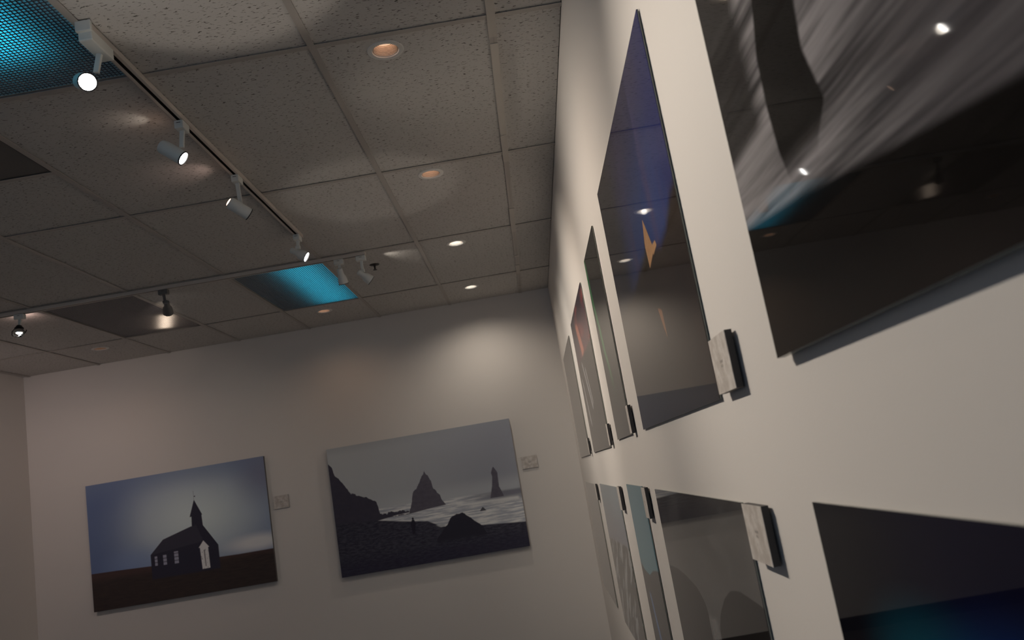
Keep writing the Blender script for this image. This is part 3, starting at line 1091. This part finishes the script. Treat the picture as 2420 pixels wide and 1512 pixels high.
def church_print(g, x, y):
    sky = g.mix(g.blob(x, y, -2.85, 0.10, 0.95, 0.62, 0.0), C1(54, 57, 73), C1(108, 105, 108))
    sky = g.mix(g.mul(g.sm(x, -2.6, -2.25), g.sm(y, 0.0, 0.45)), sky, C1(64, 60, 69))
    sky = g.mix(g.mul(g.sm(x, -3.2, -3.7), 0.6), sky, C1(44, 48, 66))
    sky = g.mix(g.mul(g.blob(x, y, -3.35, -0.20, 0.4, 0.22, 0.1), 0.6), sky, C1(64, 69, 86))
    sky = g.mix(g.mul(g.blob(x, y, -2.36, -0.18, 0.36, 0.10, 0.2), 0.85), sky, C1(128, 122, 114))
    sky = g.mix(g.mul(g.sm(y, 0.30, 0.50), 0.4), sky, C1(60, 62, 74))
    gr = g.mix(g.noise(x, y, 10, 60, 4), C1(15, 11, 12), C1(33, 23, 20))
    gr = g.mix(g.mul(g.sm(y, -0.30, -0.24), 0.5), gr, C1(42, 26, 24))
    ground = g.below(x, y, [(-3.72, -0.212), (-3.5, -0.218), (-3.243, -0.228), (-2.682, -0.246), (-2.516, -0.250), (-2.25, -0.250)], 0.004)
    c = g.mix(ground, sky, gr)
    body = g.below(x, y, [(-3.248, -0.145), (-3.131, -0.034), (-2.892, 0.033), (-2.68, 0.033)], 0.004, lo=-3.243, hi=-2.80)
    body2 = g.below(x, y, [(-2.9, 0.03), (-2.795, 0.030), (-2.682, -0.148), (-2.66, -0.17)], 0.004, lo=-2.85, hi=-2.682)
    tower = g.mul(g.poly(x, y, [(-2.887, 0.0), (-2.880, 0.122), (-2.797, 0.122), (-2.792, 0.0)], 0.003), 1.0)
    roof = g.poly(x, y, [(-2.896, 0.108), (-2.848, 0.243), (-2.790, 0.112)], 0.003)
    mast = g.poly(x, y, [(-2.849, 0.315), (-2.846, 0.315), (-2.8465, 0.235), (-2.8495, 0.235)], 0.002)
    vane = g.poly(x, y, [(-2.85, 0.268), (-2.835, 0.276), (-2.836, 0.262)], 0.002)
    ch = g.m('MAXIMUM', g.m('MAXIMUM', body, body2), g.m('MAXIMUM', tower, roof))
    ch = g.mul(ch, g.sm(y, -0.345, -0.325))
    ch = g.m('MAXIMUM', ch, g.m('MAXIMUM', g.mul(mast, 0.6), vane))
    cc = g.mix(g.poly(x, y, [(-3.24, -0.142), (-3.131, -0.034), (-2.85, 0.04), (-2.80, -0.10)], 0.006), C1(20, 17, 24), C1(27, 23, 29))
    c = g.mix(ch, c, cc)
    for q, (x0, x1, y0, y1) in enumerate(((-3.211, -3.190, -0.232, -0.158), (-3.142, -3.114, -0.236, -0.154), (-3.05, -3.016, -0.240, -0.144))):
        wm = g.poly(x, y, [(x0, y0), (x1, y0), (x1, y1), (x0, y1)], 0.003)
        bars = g.m('FRACT', g.mul(g.sub(y, y0), 1 / 0.028))
        wc = g.mix(g.sm(bars, 0.72, 0.85), C1(84, 77, 84), C1(40, 35, 40))
        c = g.mix(g.mul(wm, 0.9), c, wc)
    door = g.poly(x, y, [(-2.835, -0.145), (-2.768, -0.148), (-2.764, -0.317), (-2.828, -0.319)], 0.003)
    gable = g.poly(x, y, [(-2.845, -0.148), (-2.802, -0.095), (-2.758, -0.152)], 0.003)
    dc = g.mix(g.sm(g.noise(x, y, 60, 30, 2), 0.55, 0.7), C1(118, 108, 112), C1(66, 58, 60))
    c = g.mix(door, c, dc)
    mid = g.poly(x, y, [(-2.806, -0.17), (-2.796, -0.17), (-2.794, -0.30), (-2.802, -0.30)], 0.003)
    c = g.mix(g.mul(mid, 0.8), c, C1(44, 36, 38))
    return g.mix(gable, c, C1(134, 124, 122))


def seastack_print(g, x, y):
    yj = g.add(y, g.mul(g.sub(g.noise(x, y, 38, 24, 3, 0.6), 0.5), 0.045))
    sky = g.mix(g.sm(x, -1.7, -0.2), C2(102, 96, 93), C2(82, 77, 79))
    sky = g.mix(g.mul(g.sm(y, 0.38, 0.47), 0.35), sky, C2(80, 76, 76))
    sky = g.mix(g.mul(g.sm(y, 0.05, -0.08), 0.5), sky, C2(106, 100, 97))
    sea_n = g.noise(x, y, 5, 55, 4, 0.6)
    sea = g.mix(g.sm(sea_n, 0.40, 0.62), C2(92, 87, 88), C2(128, 121, 117))
    sea = g.mix(g.mul(g.sm(x, -0.75, -0.3), g.sm(y, -0.22, -0.13)), sea, C2(66, 61, 64))
    hz = g.below(x, y, [(-1.75, -0.075), (-1.08, -0.085), (-0.78, -0.10), (-0.42, -0.103), (-0.18, -0.106)], 0.012)
    c = g.mix(hz, sky, sea)
    foam = g.poly(x, y, [(-0.75, -0.150), (-0.2, -0.168), (-0.2, -0.19), (-0.6, -0.175)], 0.012)
    c = g.mix(g.mul(foam, 0.8), c, C2(124, 117, 114))
    s1 = g.below(x, yj, [(-1.10, -0.16), (-1.095, -0.139), (-1.067, -0.064), (-1.054, -0.007), (-0.996, 0.052), (-0.964, 0.117), (-0.948, 0.128), (-0.935, 0.155), (-0.925, 0.13), (-0.91, 0.113), (-0.89, 0.067), (-0.882, 0.012), (-0.837, -0.054), (-0.822, -0.099), (-0.795, -0.139), (-0.78, -0.16)], 0.004)
    s1 = g.mul(s1, g.below(x, g.mul(y, -1.0), [(-1.11, 0.165), (-0.95, 0.150), (-0.78, 0.138)], 0.004))
    s2 = g.poly(x, y, [(-0.432, -0.156), (-0.403, -0.058), (-0.345, -0.052), (-0.332, -0.101), (-0.310, -0.156)], 0.004)
    s2 = g.m('MAXIMUM', s2, g.poly(x, y, [(-0.403, -0.062), (-0.387, 0.03), (-0.343, 0.03), (-0.345, -0.062)], 0.004))
    s2 = g.m('MAXIMUM', s2, g.poly(x, y, [(-0.388, 0.018), (-0.394, 0.050), (-0.378, 0.088), (-0.369, 0.097), (-0.350, 0.066), (-0.341, 0.045), (-0.343, 0.018)], 0.003))
    s2 = g.mul(s2, g.sm(y, -0.153, -0.146))
    rk = g.mix(g.noise(x, y, 25, 40, 4), C2(38, 33, 38), C2(56, 49, 52))
    c = g.mix(g.m('MAXIMUM', s1, s2), c, rk)
    cl = g.below(x, yj, [(-1.745, 0.43), (-1.737, 0.409), (-1.714, 0.346), (-1.684, 0.308), (-1.676, 0.253), (-1.624, 0.19), (-1.584, 0.119), (-1.561, 0.083), (-1.49, 0.044), (-1.407, 0.009), (-1.357, -0.026), (-1.347, -0.071), (-1.342, -0.122), (-1.285, -0.134), (-1.249, -0.113), (-1.225, -0.133), (-1.164, -0.124), (-1.111, -0.139), (-1.085, -0.165)], 0.004, hi=-1.09)
    cl = g.mul(cl, g.below(x, g.mul(y, -1.0), [(-1.75, 0.26), (-1.36, 0.175), (-1.2, 0.155), (-1.08, 0.150)], 0.004))
    c = g.mix(cl, c, g.mix(g.noise(x, y, 20, 30, 3), C2(27, 23, 30), C2(36, 31, 36)))
    shore = g.below(x, y, [(-1.74, -0.15), (-1.37, -0.172), (-1.144, -0.217), (-0.964, -0.245), (-0.853, -0.306), (-0.524, -0.348), (-0.188, -0.376)], 0.006)
    sand = g.mix(g.sm(g.noise(x, y, 22, 80, 5, 0.65), 0.36, 0.72), C2(21, 18, 25), C2(40, 36, 40))
    sand = g.mix(g.mul(g.sm(y, -0.40, -0.52), 0.6), sand, C2(20, 16, 26))
    c = g.mix(shore, c, sand)
    pool = g.poly(x, y, [(-0.90, -0.290), (-0.85, -0.283), (-0.82, -0.300), (-0.86, -0.312)], 0.006)
    c = g.mix(pool, c, C2(96, 90, 88))
    rock = g.below(x, g.add(y, g.mul(g.sub(yj, y), 0.5)), [(-0.915, -0.41), (-0.904, -0.392), (-0.809, -0.297), (-0.768, -0.241), (-0.72, -0.226), (-0.673, -0.224), (-0.611, -0.278), (-0.525, -0.355), (-0.497, -0.43)], 0.004, lo=-0.91, hi=-0.50)
    rock = g.mul(rock, g.sm(y, -0.46, -0.40))
    c = g.mix(rock, c, C2(20, 17, 23))
    man = g.poly(x, y, [(-1.104, -0.245), (-1.090, -0.214), (-1.072, -0.214), (-1.062, -0.245), (-1.078, -0.326), (-1.098, -0.328)], 0.004)
    hd = g.blob(x, y, -1.081, -0.206, 0.010, 0.013, 0.6)
    c = g.mix(g.m('MAXIMUM', man, hd), c, C2(18, 15, 21))
    sr = g.below(x, y, [(-0.53, -0.235), (-0.52, -0.222), (-0.504, -0.206), (-0.49, -0.222), (-0.478, -0.24)], 0.003, lo=-0.53, hi=-0.478)
    sr = g.mul(sr, g.sm(y, -0.242, -0.234))
    return g.mix(sr, c, C2(40, 36, 38))


def canvas(label, x0, x1, z0, z1, paint):
    z0, z1 = z0 + EYE, z1 + EYE
    t = thing('canvas_print', label, 'picture', ((x0 + x1) / 2, YB - 0.0005, z0), 'canvas prints on the back wall')
    m = print_mat('canvas ' + label[:20], paint, 0.65, 0.3)
    nt = m.node_tree
    g = G(nt)
    b = nt.nodes['Principled BSDF']
    uv = [n for n in nt.nodes if n.type == 'UVMAP'][0]
    n = nt.nodes.new('ShaderNodeTexNoise')
    n.inputs['Scale'].default_value = 420
    nt.links.new(uv.outputs[0], n.inputs['Vector'])
    bp = nt.nodes.new('ShaderNodeBump')
    bp.inputs['Strength'].default_value = 0.25
    bp.inputs['Distance'].default_value = 0.001
    nt.links.new(n.outputs[0], bp.inputs['Height'])
    nt.links.new(bp.outputs[0], b.inputs['Normal'])
    face_slab_y('printed_canvas', x0, x1, YB - 0.036, YB - 0.030, z0, z1, m, t)
    bm = bmesh.new()
    o = t.matrix_world.translation
    for a in ((x0 + 0.001, x1 - 0.001, z0 + 0.001, z0 + 0.04), (x0 + 0.001, x1 - 0.001, z1 - 0.04, z1 - 0.001), (x0 + 0.001, x0 + 0.04, z0 + 0.04, z1 - 0.04), (x1 - 0.04, x1 - 0.001, z0 + 0.04, z1 - 0.04)):
        bm_box(bm, a[0] - o.x, a[1] - o.x, -0.0295, 0.0, a[2] - o.z, a[3] - o.z)
    link('stretcher_frame', fin(bm, 'stretcher_frame'), M_WRAP, t)
    return t


canvas('canvas print of a black church with a pointed steeple under blue grey sky', -3.738, -2.24, -0.512, 0.500, church_print)
canvas('canvas print of dark sea stacks and a lone figure on a beach', -1.713, -0.176, -0.572, 0.464, seastack_print)

# ------------------------------------------------------------------ caption labels


def label_mat():
    """mottled beige card with two short lines of unreadably small grey print"""
    m = bpy.data.materials.new('mottled caption card')
    m.use_nodes = True
    nt = m.node_tree
    g = G(nt)
    b = nt.nodes['Principled BSDF']
    uv = nt.nodes.new('ShaderNodeUVMap')
    uv.uv_map = 'UVMap'
    oi = nt.nodes.new('ShaderNodeObjectInfo')
    sp = nt.nodes.new('ShaderNodeSeparateXYZ')
    nt.links.new(uv.outputs[0], sp.inputs[0])
    x, y = sp.outputs[0], sp.outputs[1]
    xr = g.add(x, g.mul(oi.outputs['Random'], 9.0))
    n = g.noise(xr, y, 4.0, 3.0, 5, 0.6)
    c = g.mix(g.sm(n, 0.35, 0.68), (0.50, 0.45, 0.41), (0.70, 0.655, 0.615))
    n2 = g.noise(xr, y, 14, 11, 3, 0.6)
    c = g.mix(g.mul(g.sm(n2, 0.62, 0.78), 0.5), c, (0.40, 0.36, 0.33))
    for (yc, xa, xb) in ((0.535, 0.44, 0.62), (0.455, 0.47, 0.60)):
        lnm = g.mul(g.mul(g.sm(x, xa - 0.01, xa + 0.01), g.sm(x, xb + 0.01, xb - 0.01)), g.mul(g.sm(y, yc - 0.028, yc - 0.018), g.sm(y, yc + 0.028, yc + 0.018)))
        c = g.mix(g.mul(lnm, g.mul(g.sm(g.noise(x, y, 90, 10, 2), 0.42, 0.5), 0.75)), c, (0.16, 0.14, 0.13))
    nt.links.new(c, b.inputs['Base Color'])
    b.inputs['Roughness'].default_value = 0.45
    return m


M_CARD = label_mat()


def caption(label, wall, a0, a1, z0, z1, th=0.012, gap=0.005, mat_face=None):
    z0, z1 = z0 + EYE, z1 + EYE
    if wall == 'right':
        t = thing('caption_label', label, 'label', (XW - 0.0005, (a0 + a1) / 2, z0), 'caption labels beside the pictures')
        xf = XW - gap - th
        box('card_block', xf + 0.0008, XW - gap, a0, a1, z0, z1, M_LABEL_SIDE, t)
        box('foam_pad', XW - gap, XW - 0.0005, a0 + 0.02, a1 - 0.02, z0 + 0.02, z1 - 0.02, M_CLEAT, t)
        bmx = (xf, xf + 0.0008, a0, a1, z0, z1)
    else:
        t = thing('caption_label', label, 'label', ((a0 + a1) / 2, YB - 0.0005, z0), 'caption labels beside the pictures')
        yf = YB - gap - th
        box('card_block', a0, a1, yf + 0.0008, YB - gap, z0, z1, M_LABEL_SIDE, t)
        box('foam_pad', a0 + 0.02, a1 - 0.02, YB - gap, YB - 0.0005, z0 + 0.02, z1 - 0.02, M_CLEAT, t)
        bmx = (a0, a1, yf, yf + 0.0008, z0, z1)
    o = t.matrix_world.translation
    bm = bmesh.new()
    bm_box(bm, bmx[0] - o.x, bmx[1] - o.x, bmx[2] - o.y, bmx[3] - o.y, bmx[4] - o.z, bmx[5] - o.z)
    bmesh.ops.recalc_face_normals(bm, faces=bm.faces)
    uvl = bm.loops.layers.uv.new('UVMap')
    for f in bm.faces:
        for l in f.loops:
            wv = l.vert.co + o
            u = (a1 - wv.y) / (a1 - a0) if wall == 'right' else (wv.x - a0) / (a1 - a0)
            l[uvl].uv = (u, (wv.z - z0) / (z1 - z0))
    me = bpy.data.meshes.new('card_face')
    bm.to_mesh(me)
    bm.free()
    link('card_face', me, M_CARD, t)
    return t


caption('beige caption label at the lower right corner of the blue dusk print', 'right', 1.278, 1.398, 0.074, 0.166)
caption('small beige caption label on the lower corner of the green streak print', 'right', 2.735, 2.785, 0.070, 0.163)
caption('caption label with dark side at the corner of the red sunset print', 'right', 3.60, 3.652, 0.056, 0.150)
caption('thin dark edged caption label next to the highest grey corner print', 'right', 5.10, 5.148, 0.049, 0.147)
caption('beige caption label at the top corner of the grey waterfall print', 'right', 1.290, 1.410, -0.198, -0.108)
caption('beige caption label at the top corner of the teal ice print', 'right', 2.70, 2.79, -0.206, -0.108)
caption('caption label at the top corner of the snow mountain print', 'right', 3.60, 3.70, -0.222, -0.122)
caption('dark edged caption label at the top corner of the misty pale print', 'right', 5.13, 5.21, -0.232, -0.134)
caption('small caption label on the back wall between the two canvases', 'back', -2.205, -2.077, 0.054, 0.158, th=0.006, gap=0.003)
caption('small caption label on the back wall right of the sea stack canvas', 'back', -0.134, -0.003, 0.036, 0.134, th=0.006, gap=0.003)

# ------------------------------------------------------------------ unseen floor uplights, added to make the bright ceiling patches


def uplight(label, x, y, tx, ty, power, angle, blend):
    t = thing('added_uplight', label, 'uplight', (x, y, 0.0), 'added floor uplights')
    lathe('base', [(0.0005, 0), (0.0005, 0.07), (0.012, 0.07), (0.016, 0.062), (0.016, 0)], (0, 0, 1), (x, y, 0), M_RIM, t)
    d = (Vector((tx, ty, H)) - Vector((x, y, 0.1))).normalized()
    lathe('housing', [(0, 0), (0, 0.03), (0.09, 0.04), (0.12, 0.042), (0.12, 0.036), (0.10, 0.034)], d, Vector((x, y, 0.017)) , M_RIM, t)
    lathe('lamp_face', [(0.099, 0.0338), (0.103, 0.018), (0.104, 0)], d, Vector((x, y, 0.017)), M_LENS, t)
    spot_light('added_uplight_lamp', Vector((x, y, 0.017)) + d * 0.125, d, power, HALO, angle, blend, 0.025, t)


uplight('unseen black floor uplight added below the near track', -0.70, 1.55, -0.72, 1.98, 48, 19, 0.4)
uplight('unseen black floor uplight added below the second downlight', -0.45, 3.55, -0.58, 3.92, 15, 19, 0.45)
